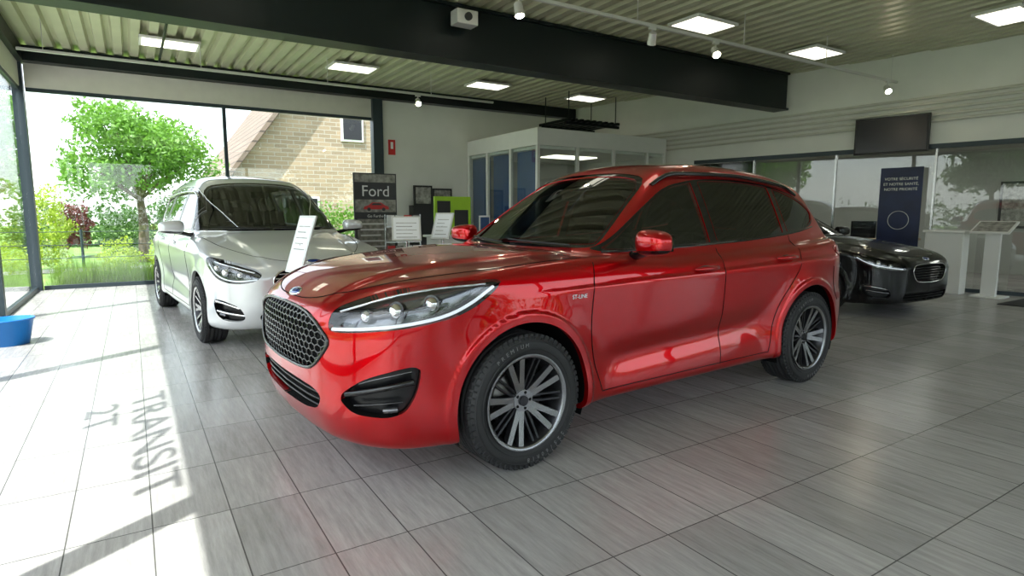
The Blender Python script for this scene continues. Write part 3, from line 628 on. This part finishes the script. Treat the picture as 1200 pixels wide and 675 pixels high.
b=MB(); b.box((AL-.12,BF,3.80),(AL+.12,12.8,4.04)); b.obj('ceiling_beam.002',['beam'])
b=MB(); b.box((AL,BF-.1,3.80),(13.5,BF+.12,4.04)); b.obj('ceiling_beam.003',['beam'])
b=MB(); b.box((AL+.1,12.98,3.40),(4.58,13.10,3.79)); b.obj('trim_1',['header'])
b=MB(); b.box((4.82,12.98,0),(10.35,13.12,3.79)); b.obj('wall_back',['wall'])
b=MB(); b.box((AL+.10,13.00,0),(4.58,13.08,.07)); b.box((AL+.10,13.00,3.34),(4.58,13.08,3.40)); b.box((1.62,13.0,.07),(1.68,13.08,3.34)); b.box((AL+.12,13.035,.07),(4.57,13.045,3.34),1); b.obj('window_1',['frame','wglass'])
b=MB(); b.box((4.59,12.90,0),(4.81,13.10,3.79)); b.obj('post_back',['frame'])
b=MB(); b.box((AL-.1,12.93,0),(AL+.08,13.12,3.79)); b.obj('post_corner',['frame'])
b=MB(); b.box((AL-.04,BF,3.40),(AL+.04,12.9,3.79)); b.obj('trim_2',['header'])
b=MB(); b.box((AL-.03,BF,0),(AL+.03,12.9,.07)); b.box((AL-.03,BF,3.34),(AL+.03,12.9,3.4))
for y in(-1.85,1.90,5.75,9.50): b.box((AL-.06,y,0),(AL+.06,y+.12,3.4))
b.box((AL-.005,BF,.07),(AL+.005,12.9,3.34),1); b.obj('window_2',['frame','wglass'])
b=MB(); b.box((AL,BF-.03,0),(13.5,BF+.03,.07)); b.box((AL,BF-.03,3.34),(13.5,BF+.03,3.79))
for x in(-1.45,1.5,4.5,7.5,10.5,13.3): b.box((x,BF-.05,0),(x+.12,BF+.05,3.4))
b.box((AL,BF-.004,.07),(13.5,BF+.004,3.34),1); b.obj('window_3',['frame','wglass'])
th=math.atan2(.1923,1); MR=Matrix.Translation((12.68,0,0))@Matrix.Rotation(th,4,'Z')
b=MB(); b.box((0,-3.7,2.50),(.15,13.3,4.08)); b.box((0,9.6,0),(.15,13.3,2.5)); b.obj('wall_right',['wall'],M4=MR)
b=MB(); b.box((-.03,-3.7,2.42),(.08,9.6,2.50))
for y in(-3.6,-1.2,1.2,3.55,5.0,6.6,8.2): b.box((-.02,y,0),(.05,y+.03,2.42),2)
b.box((-.02,-3.7,0),(.06,8.2,.06)); b.box((.01,-3.7,.06),(.02,8.2,2.42),1); b.obj('window_4',['frame','wglass','alloy'],M4=MR)
b=MB(); b.box((0,8.26,0),(.05,9.58,2.41)); b.box((-.03,8.34,.95),(0,8.37,1.25),1); b.obj('door_1',['gloss','alloy'],M4=MR)
b=MB(); b.box((.15,-3.7,2.72),(4.4,10,2.85)); b.obj('ceiling_office',['wallgrey'],M4=MR)
b=MB(); b.box((4.3,-3.7,0),(4.45,10,2.72)); b.obj('wall_office_rear',['wallgrey'],M4=MR)
b=MB(); b.box((4.24,2.2,0),(4.29,3.2,2.1)); b.box((4.20,2.3,1.0),(4.24,2.33,1.15),1); b.obj('door_2',['wood','alloy'],M4=MR)
b=MB(); b.box((4.26,3.8,1.0),(4.29,4.7,2.0)); b.box((4.25,3.85,1.05),(4.262,4.65,1.95),1); b.obj('wall_picture',['plastic','postergrey'],M4=MR)
b=MB(); b.box((.15,9.9,0),(4.3,10,2.72)); b.box((.15,-3.7,0),(4.3,-3.6,2.72)); b.obj('wall_office_side',['wallgrey'],M4=MR)
for i,y in enumerate((1.5,5.2,8.2)):
    b=MB(); b.box((1.6,y,2.695),(2.2,y+1.2,2.719)); b.obj('office_fill_panel',['office_fill'],M4=MR)  # unseen glowing panels added to brighten the room behind the glass
b=MB(); b.box((2.2,5.9,0),(2.9,8.0,.74)); b.box((2.1,5.8,.74),(3.0,8.1,.78),1); b.box((2.3,6.5,.78),(2.35,7.0,1.15),2); b.obj('office_desk',['white','wood','screen'],M4=MR,bevel=.01)
b=MB(); b.box((1.2,1.9,0),(1.8,3.6,1.05)); b.box((1.1,1.8,1.05),(1.9,3.7,1.10),1); b.obj('reception_counter',['white','wframe'],M4=MR,bevel=.015)
b=MB(); b.box((-.16,5.15,.02),(-.14,5.80,2.12)); b.box((-.24,5.12,0),(-.06,5.83,.06),1); bo=b.obj('roll_up_banner',['navy','alloy'],M4=MR)
for k,(s,z,sz) in enumerate((("VOTRE SÉCURITÉ",1.92,.066),("ET NOTRE SANTÉ,",1.83,.066),("NOTRE PRIORITÉ",1.74,.066))):
    text('banner_line_%d'%k,s,sz,(-.164,5.475,z),(0,-1,0),(0,0,1),'lamphouse',bo,.001)
b=MB(); b.tube([(-.164,5.475+.16*math.cos(t),1.2+.16*math.sin(t)) for t in np.linspace(0,6.283,40,endpoint=False)],.005,5,0,True); b.obj('banner_ring',['lamphouse'],bo)
b=MB(); b.box((-.14,5.12,2.38),(-.08,6.28,3.02)); b.box((-.144,5.15,2.41),(-.139,6.25,2.99),1); b.box((-.08,5.5,2.62),(-.035,5.9,2.82)); b.obj('television',['plastic','screen'],M4=MR,bevel=.004)
b=MB()
for i,z in enumerate((2.80,2.90,3.0,3.1,3.2)):
    b.tube([(-.05,-3.5,z+.25),(-.05,2.0,z+.14),(-.05,9.8,z),(-.05,12.8,z-.02)],.026,8)
b.obj('wall_pipes',['pipe'],M4=MR)
E=empty('office_cubicle'); A0,A1,B0,B1=6.93,10.55,10.0,12.95
b=MB(); b.box((A0,B0,2.68),(A1,B0+.08,3.02)); b.box((A0,B0+.08,2.68),(A0+.08,B1,3.02)); b.box((A0,B0,0),(A1,B0+.08,.85)); b.box((A0,B0+.08,0),(A0+.08,B1,.85))
b.box((A0+.08,B0+.08,2.62),(A1,B1,2.68))
for x in(A0,A0+1.0,A0+2.0,A0+3.0,A1-.08): b.box((x,B0,.85),(x+.07,B0+.07,2.68))
for y in(B0+1.0,B0+2.0,B1-.08): b.box((A0,y,.85),(A0+.07,y+.07,2.68))
b.obj('cubicle_frame',['wframe'],E,bevel=.006)
b=MB(); b.box((A0+.07,B0+.03,.85),(A1-.08,B0+.04,2.68)); b.box((A0+.03,B0+.07,.85),(A0+.04,B1-.08,2.68)); b.obj('cubicle_glass',['wglass'],E)
b=MB()
for y in(B0+.10,B0+1.10,B0+2.08): b.box((A0+.12,y,.9),(A0+.14,y+.82,2.6))
b.box((A0+.3,B1-.06,0),(A1-.1,B1-.03,2.6),1); b.obj('cubicle_blinds',['blueroom','wallgrey'],E)
b=MB(); b.box((A0+1.2,B0+1.0,2.60),(A0+2.4,B0+1.6,2.618)); b.obj('cubicle_light',['panel'],E)
b=MB(); b.box((A0+1.0,B0+1.0,.0),(A0+2.8,B0+1.8,.74)); b.box((A0+1.7,B0+1.3,.74),(A0+2.3,B0+1.35,1.2),1); b.obj('cubicle_desk',['wood','screen'],E)
b=MB(); b.box((8.4,11.0,3.32),(10.0,11.06,3.38)); b.box((8.4,11.9,3.32),(10.0,11.96,3.38))
for x in np.arange(8.4,10.0,.18): b.box((x,10.9,3.38),(x+.08,12.06,3.44))
for x in(8.5,9.9): b.cyl((x,11.03,3.4),(x,11.03,4.05),.012); b.cyl((x,11.93,3.4),(x,11.93,4.05),.012)
b.obj('hanging_slat_rack',['beam'])
b=MB(); b.box((4.95,12.962,2.62),(5.11,12.978,2.95)); b.box((5.0,12.960,2.75),(5.06,12.964,2.9),1); b.obj('fire_sign',['signred','paper'])
b=MB(); b.box((6.0,12.945,1.2),(6.5,12.975,1.9)); b.box((6.04,12.94,1.24),(6.46,12.946,1.86),1); b.obj('picture_frame',['plastic','postergrey'])
for (x,y) in((.7,11.3),(3.65,11.3),(6.55,11.3),(9.2,11.3),(1.1,6.1),(4.1,6.1),(7.1,6.1),(9.9,6.1),(10.3,3.6),(7.2,3.6),(4.1,3.6)):
    b=MB(); b.box((x-.42,y-.28,3.985),(x+.42,y+.28,4.02)); b.box((x-.38,y-.24,3.98),(x+.38,y+.24,3.986),1); b.box((x-.01,y-.01,4.02),(x+.01,y+.01,4.06)); b.obj('ceiling_light_panel',['white','panel'])
def track(name,y,x0,x1,z,spots):
    b=MB(); b.box((x0,y-.02,z-.018),(x1,y+.02,z+.018))
    for x in np.arange(x0+.3,x1,2.0): b.cyl((x,y,z),(x,y,4.04),.006,n=6)
    for x,dx,dy in spots:
        b.box((x-.05,y-.018,z-.05),(x+.05,y+.018,z-.018)); b.cyl((x,y,z-.05),(x,y,z-.11),.01,n=8)
        d=Vector((dx,dy,-1)).normalized(); c=Vector((x,y,z-.15)); b.cyl(c-d*.07,c+d*.07,.045,.055,20); b.cyl(c+d*.068,c+d*.073,.046,.046,20,1)
    return b.obj(name,['lamphouse','spot'])
track('track_light_rail',5.55,3.0,11.5,3.6,[(5.55,.4,.6),(6.72,-.5,-.9),(11.2,-.7,-.8),(3.6,0,-.3)])
track('track_light_rail',11.0,-1.2,6.5,3.6,[(4.82,-.3,-1.1)])
b=MB(); b.box((3.65,7.05,3.72),(3.95,7.25,3.9)); b.cyl((3.8,7.05,3.81),(3.8,7.02,3.81),.05,n=20,mi=1); b.box((3.77,7.24,3.78),(3.83,7.30,3.84)); b.obj('wall_speaker',['lamphouse','plastic'],bevel=.01)
b=MB(); b.tube([(-1.3,8.2,3.98),(0.2,8.2,3.98),(.6,8.5,3.97),(.6,12.7,3.97)],.02,8); b.obj('ceiling_conduit',['beam'])
# ------------------------------------------------------------------ furnishings
def lectern(loc,rot,w=.30,hh=.42,z=1.0,tilt=62):
    b=MB(); b.box((-.18,-.18,0),(.18,.18,.012),1); b.cyl((0,0,.01),(0,0,z),.014,n=12,mi=1)
    T=Matrix.Translation((0,0,z))@Matrix.Rotation(math.radians(tilt),4,'X'); b.box((-w/2,-hh/2,-.005),(w/2,hh/2,.008),0,T); b.box((-w/2+.02,-hh/2+.02,.008),(w/2-.02,hh/2-.02,.010),2,T)
    for i in range(5): b.box((-w/2+.05,hh/2-.10-i*.05,.010),(w/2-.05-(i%2)*.05,hh/2-.092-i*.05,.0108),3,T)
    return b.obj('price_lectern',['lamphouse','alloy','paper','postergrey'],M4=Matrix.Translation(loc)@Matrix.Rotation(rot,4,'Z'))
def cam2w(x,y): return (.845*x+.535*y,-.535*x+.845*y,0)
lectern(cam2w(-1.78,5.05),math.radians(-78),.30,.50,1.06,72)
lectern(cam2w(-1.25,7.1),math.radians(-20),.34,.34,1.14,55)
lectern(cam2w(-.88,7.6),math.radians(-55),.26,.36,1.16,65)
b=MB(); b.box((3.28,10.3,.02),(4.06,10.33,2.02)); b.box((3.26,10.22,0),(4.08,10.42,.07),1)
b.box((3.30,10.296,1.86),(4.04,10.30,2.0),2); b.box((3.30,10.296,1.34),(4.04,10.30,1.56),2); b.box((3.33,10.296,.4),(4.01,10.30,1.22),2)
for i in range(6): b.box((3.38,10.293,1.12-i*.10),(3.95-.1*(i%3),10.297,1.15-i*.10),3)
bo=b.obj('roll_up_banner',['poster','alloy','postergrey','paper'])
text('banner_title','Ford',.27,(3.67,10.29,1.70),(1,0,0),(0,0,1),'paper',bo,.001)
text('banner_tagline','Go Further',.07,(3.67,10.29,1.27),(1,0,0),(0,0,1),'paper',bo,.001)
b=MB(); pr=[(3.44,1.39),(3.46,1.44),(3.53,1.46),(3.60,1.51),(3.76,1.51),(3.84,1.46),(3.90,1.44),(3.91,1.39)]; b.add([(x,10.290,z) for x,z in pr],[tuple(range(len(pr)-1,-1,-1))])
b.cyl((3.54,10.292,1.39),(3.54,10.286,1.39),.032,n=16,mi=1); b.cyl((3.81,10.292,1.39),(3.81,10.286,1.39),.032,n=16,mi=1); b.add([(x,10.287,z) for x,z in((3.58,1.463),(3.62,1.497),(3.74,1.497),(3.79,1.463))],[(3,2,1,0)],1); b.obj('banner_car_picture',['signred','poster'],bo)
b=MB(); b.box((3.60,9.6,0),(4.30,9.95,.03),1)
for x in(3.62,4.26): b.box((x,9.75,0),(x+.02,9.78,1.30),1)
for k in range(4):
    z=.30+k*.26
    b.box((3.63,9.72,z),(4.27,9.80,z+.02),1)
    for j in range(4): b.box((3.65+j*.155,9.70,z+.02),(3.78+j*.155,9.73,z+.21),[2,3,4,2][(j+k)%4])
b.obj('brochure_rack',['plastic','alloy','paper','signred','postergrey'])
b=MB(); b.box((4.45,9.4,0),(5.55,9.9,.90),0); b.box((4.40,9.35,.90),(5.6,9.95,.94),1); b.obj('display_counter',['white','wframe'],bevel=.01)
b=MB(); b.box((4.55,9.75,.94),(5.28,9.80,1.62)); b.box((4.60,9.74,1.33),(4.86,9.751,1.54),1); b.box((4.94,9.74,1.08),(5.22,9.751,1.38),1); b.box((4.60,9.74,1.05),(4.84,9.751,1.22),2); b.obj('charging_display',['lime','plastic','paper'],bevel=.01)
b=MB(); b.box((5.32,9.5,.94),(5.54,9.53,1.28),0); b.box((5.34,9.496,.97),(5.52,9.50,1.25),1); b.obj('tablet_sign',['paper','blueroom'])
b=MB(); b.box((5.45,12.75,1.5),(5.9,12.8,1.95)); b.box((5.49,12.745,1.54),(5.86,12.75,1.91),1); b.box((5.4,12.70,0),(5.95,12.95,1.5)); b.obj('display_cabinet',['plastic','postergrey'])
b=MB(); b.lathe([(.001,.01),(.13,.01),(.135,.0),(.14,.0),(.185,.25),(.195,.25),(.195,.265),(.178,.265),(.132,.02),(.001,.02)],36,0,'z')
b.tube([(.19*math.cos(t),.02,.25-.12*math.sin(t)) for t in np.linspace(0,math.pi,16)],.004,6,1); b.obj('bucket',['bucket','alloy'],M4=Matrix.Translation((-1.12,7.75,0))@Matrix.Rotation(.6,4,'Z')@Matrix.Diagonal((1.15,1,1,1)))
b=MB(); b.box((-.2,-.2,0),(.2,.2,.02)); b.box((-.06,-.10,.02),(.0,.10,1.05)); T=Matrix.Translation((-.05,0,1.1))@Matrix.Rotation(math.radians(-25),4,'Y'); b.box((-.2,-.26,-.015),(.2,.26,.015),0,T); b.box((-.17,-.23,.015),(.17,.23,.018),1,T)
b.obj('sanitizer_stand',['white','postergrey'],M4=Matrix.Translation((11.45,3.9,0)),bevel=.004)
b=MB(); b.box((-.12,-.28,0),(.12,.28,1.0)); b.box((-.15,-.31,1.0),(.15,.31,1.04)); b.obj('info_counter',['white'],M4=Matrix.Translation((11.45,4.55,0)),bevel=.01)
b=MB(); b.box((10.6,2.6,0),(11.9,3.5,.012)); b.obj('door_mat',['rubber'])
L1=text('window_lettering','TRANSIT',.48,(AL+.008,3.17,2.98),(0,-1,0),(0,0,1),'plastic',None,.001); L1.scale=(1,1.25,1); L1.data.offset=.006
L2=text('window_lettering','2T',.48,(AL+.008,3.85,2.42),(0,-1,0),(0,0,1),'plastic',None,.001); L2.scale=(1,1.1,1); L2.data.offset=.006
# ------------------------------------------------------------------ outside
b=MB(); b.box((-60,-60,-.35),(80,90,-.12)); b.obj('ground',['grass'])
b=MB(); b.box((-9,BF-.1,-.12),(AL-.1,14.5,-.06)); b.obj('pavement',['pave'])
b=MB(); b.box((-9,-14,-.12),(30,BF-.1,-.06)); b.obj('reflection_asphalt',['asphalt'])  # unseen dark ground added to deepen reflections low on the car doors
b=MB(); vs=[(-9,17.5,-.11),(-9,18.6,-.11),(12,20.2,-.11),(12,19.2,-.11)]; b.add(vs,[(0,1,2,3)]); b.obj('garden_path',['pave'])
def leaves(name,blobs,n,size,m,extra=None,parent=None):
    tot=sum(q[3]*q[4] for q in blobs); Vs=[]
    for (x,y,z,rx,ry,rz) in blobs:
        k=int(n*rx*ry/tot); d=rng.normal(size=(k,3)); d/=np.linalg.norm(d,axis=1)[:,None]
        r=rng.uniform(.55,1.05,(k,1)); lump=1+.13*np.sin(d[:,:1]*7+x)+.13*np.cos(d[:,2:3]*8+y)
        c=np.array([x,y,z])+d*r*lump*np.array([rx,ry,rz]); c[:,2]=np.maximum(c[:,2],-.1)
        a=rng.normal(size=(k,3)); a/=np.linalg.norm(a,axis=1)[:,None]; e=np.cross(a,rng.normal(size=(k,3))); e/=np.linalg.norm(e,axis=1)[:,None]; s=size*rng.uniform(.6,1.3,(k,1))
        Vs.append(np.stack([c-a*s,c-e*s*.45,c+a*s,c+e*s*.45],1).reshape(-1,3))
    V=np.concatenate(Vs); F=np.arange(len(V)).reshape(-1,4)
    me=bpy.data.meshes.new(name); me.from_pydata(V.tolist(),[],F.tolist()); me.materials.append(M[m]); o=bpy.data.objects.new(name,me); scene.collection.objects.link(o)
    if parent: o.parent=parent
    return o
def tree(name,x,y,zc,R,m,n=9000,size=.12):
    E=empty(name,Matrix.Translation((x,y,0))); b=MB(); b.tube([(0,0,-.1),(.05,0,zc*.35),(0,.05,zc*.6)],[.16,.12,.09],8)
    bl=[]
    for k in range(14):
        t=k*2.4; rr=R*.62*math.sqrt((k+.5)/14); z=zc+R*.35*math.sin(k*1.9); px,py=rr*math.cos(t),rr*math.sin(t); bl.append((px,py,z,R*.42,R*.42,R*.30)); b.tube([(0,.05,zc*.55),(px*.5,py*.5,(z+zc*.6)/2),(px,py,z)],[.05,.035,.015],6)
    b.obj('trunk',['trunk'],E); leaves('foliage',bl,n,size,m,parent=E); return E
tree('garden_tree',.25,20.8,3.1,2.15,'leaf',12000,.08)
tree('garden_tree',-12.5,13,4,2.4,'leaf',6000,.15); tree('garden_tree',-13,3,4,2.6,'leafd',6000,.15)
tree('garden_tree',3,-20,4,3,'leaf',6000,.16); tree('garden_tree',12,-20,4,3.2,'leafd',6000,.16); tree('garden_tree',-6,-20,4,3.,'leafd',6000,.16)  # unseen trees added behind the camera to give green reflections
leaves('round_bush',[(-2.1,18.6,.95,.95,.95,1.0)],6000,.045,'leafy'); leaves('round_bush',[(-.2,26,.7,.9,.9,.8)],3000,.06,'leafd')
leaves('maple_shrub',[(-1.6,24.5,.9,.55,.55,.7)],2000,.06,'leafr'); leaves('garden_shrub',[(1.5,25.5,1.2,.7,.7,.9)],2500,.06,'leafd')
leaves('reflection_hedge',[(x,15.8+.1*math.sin(x),.75,.6,.45,.95) for x in np.arange(3.4,5.6,.5)],5000,.05,'leaf')
leaves('reflection_hedge',[(x,32+.4*math.sin(x*2),.5,1.2,.8,1.3) for x in np.arange(-16,1.2,1.2)],10000,.12,'leafd')
leaves('reflection_hedge',[(-17,y,.6,.9,1.2,1.5) for y in np.arange(-14,28,1.6)],12000,.14,'leafd')
leaves('reflection_hedge',[(x,-15.5,.9,1.3,.9,2.0) for x in np.arange(-12,30,1.6)],22000,.13,'leafd')  # unseen hedge added behind the camera for darker reflections in the car side
leaves('low_shrub',[(-.3,18.3,.2,.5,.45,.45),(.9,18.7,.2,.6,.45,.45),(2.2,17.9,.2,.6,.45,.45)],4000,.045,'leafy')
k=7000; x=rng.uniform(-1.3,4.3,k); y=rng.uniform(13.45,14.5,k); hgt=rng.uniform(.25,.65,k); an=rng.uniform(0,6.28,k); lean=rng.uniform(.05,.22,k)
base=np.stack([x,y,np.full(k,-.12)],1); side=np.stack([np.cos(an),np.sin(an),np.zeros(k)],1)*.008; tip=base+np.stack([-np.sin(an)*lean,np.cos(an)*lean,hgt],1)
V=np.stack([base-side,base+side,tip],1).reshape(-1,3); me=bpy.data.meshes.new('ornamental_grass'); me.from_pydata(V.tolist(),[],np.arange(3*k).reshape(-1,3).tolist()); me.materials.append(M['blade']); o=bpy.data.objects.new('ornamental_grass',me); scene.collection.objects.link(o)
b=MB()
for x in np.arange(-9,5,1.6): b.cyl((x,17,-.12),(x,17,.95),.03,n=8)
for z in(.3,.6,.9): b.cyl((-9,17,z),(4.4,17,z),.008,n=6)
b.obj('garden_fence',['frame'])
E=empty('brick_house'); b=MB(); b.add([(2.9,21.5,-.1),(9.6,21.5,-.1),(9.6,21.5,2.6),(6.25,21.5,7.1),(2.9,21.5,2.6)],[(0,1,2,3,4)]); b.add([(2.9,34,-.1),(9.6,34,-.1),(9.6,34,2.6),(6.25,34,7.1),(2.9,34,2.6)],[(4,3,2,1,0)])
b.add([(2.9,21.5,-.1),(2.9,34,-.1),(2.9,34,2.6),(2.9,21.5,2.6)],[(3,2,1,0)]); b.add([(9.6,21.5,-.1),(9.6,34,-.1),(9.6,34,2.6),(9.6,21.5,2.6)],[(0,1,2,3)]); b.obj('house_walls',['brick'],E)
b=MB()
for sx,xe in((1,2.45),(-1,10.05)):
    vs=[(xe,21.1,2.05),(xe,34.4,2.05),(6.25,34.4,7.2),(6.25,21.1,7.2)]; v2=[(a_,b_,c_+.22) for a_,b_,c_ in vs]
    b.add(vs+v2,[(0,1,2,3),(7,6,5,4),(0,3,7,4),(1,5,6,2),(0,4,5,1)],0)
b.obj('house_roof',['tiles'],E)
b=MB(); b.box((6.45,21.42,3.85),(7.25,21.5,4.75)); b.box((6.52,21.40,3.92),(7.18,21.43,4.68),1); b.box((4.4,21.42,.6),(5.6,21.5,1.9)); b.box((4.47,21.40,.67),(5.53,21.43,1.83),1); b.obj('house_windows',['wframe','screen'],E)
# ------------------------------------------------------------------ light
w=bpy.data.worlds.new('sky'); scene.world=w; w.use_nodes=True; nt=w.node_tree; bg=nt.nodes['Background']; sk=nt.nodes.new('ShaderNodeTexSky'); sk.sky_type='NISHITA'; sk.sun_disc=False; sk.sun_elevation=math.radians(60); sk.sun_rotation=math.radians(237); sk.air_density=1.0; sk.dust_density=3.0; sk.ozone_density=1.0
mx=nt.nodes.new('ShaderNodeMix'); mx.data_type='RGBA'; mx.inputs[0].default_value=.55; mx.inputs[7].default_value=(7.8,8.0,8.3,1)
nt.links.new(sk.outputs[0],mx.inputs[6]); nt.links.new(mx.outputs[2],bg.inputs['Color']); bg.inputs['Strength'].default_value=.33
s=bpy.data.lights.new('sun','SUN'); s.energy=8.5; s.angle=.009; s.color=(1,.975,.93); so=bpy.data.objects.new('sun',s); scene.collection.objects.link(so)
el=math.radians(60); d=Vector((.845*math.cos(el),.534*math.cos(el),-math.sin(el))); so.rotation_euler=d.to_track_quat('-Z','Y').to_euler()
scene.view_settings.view_transform='Standard'
scene.view_settings.exposure=0.68
cam=bpy.data.cameras.new('camera'); cam.lens=21; cam.sensor_width=36; cam.clip_start=.05; co=bpy.data.objects.new('camera',cam); scene.collection.objects.link(co)
co.location=(0,0,1.32); co.rotation_euler=(math.radians(90-7.125),0,math.radians(-32.34)); scene.camera=co
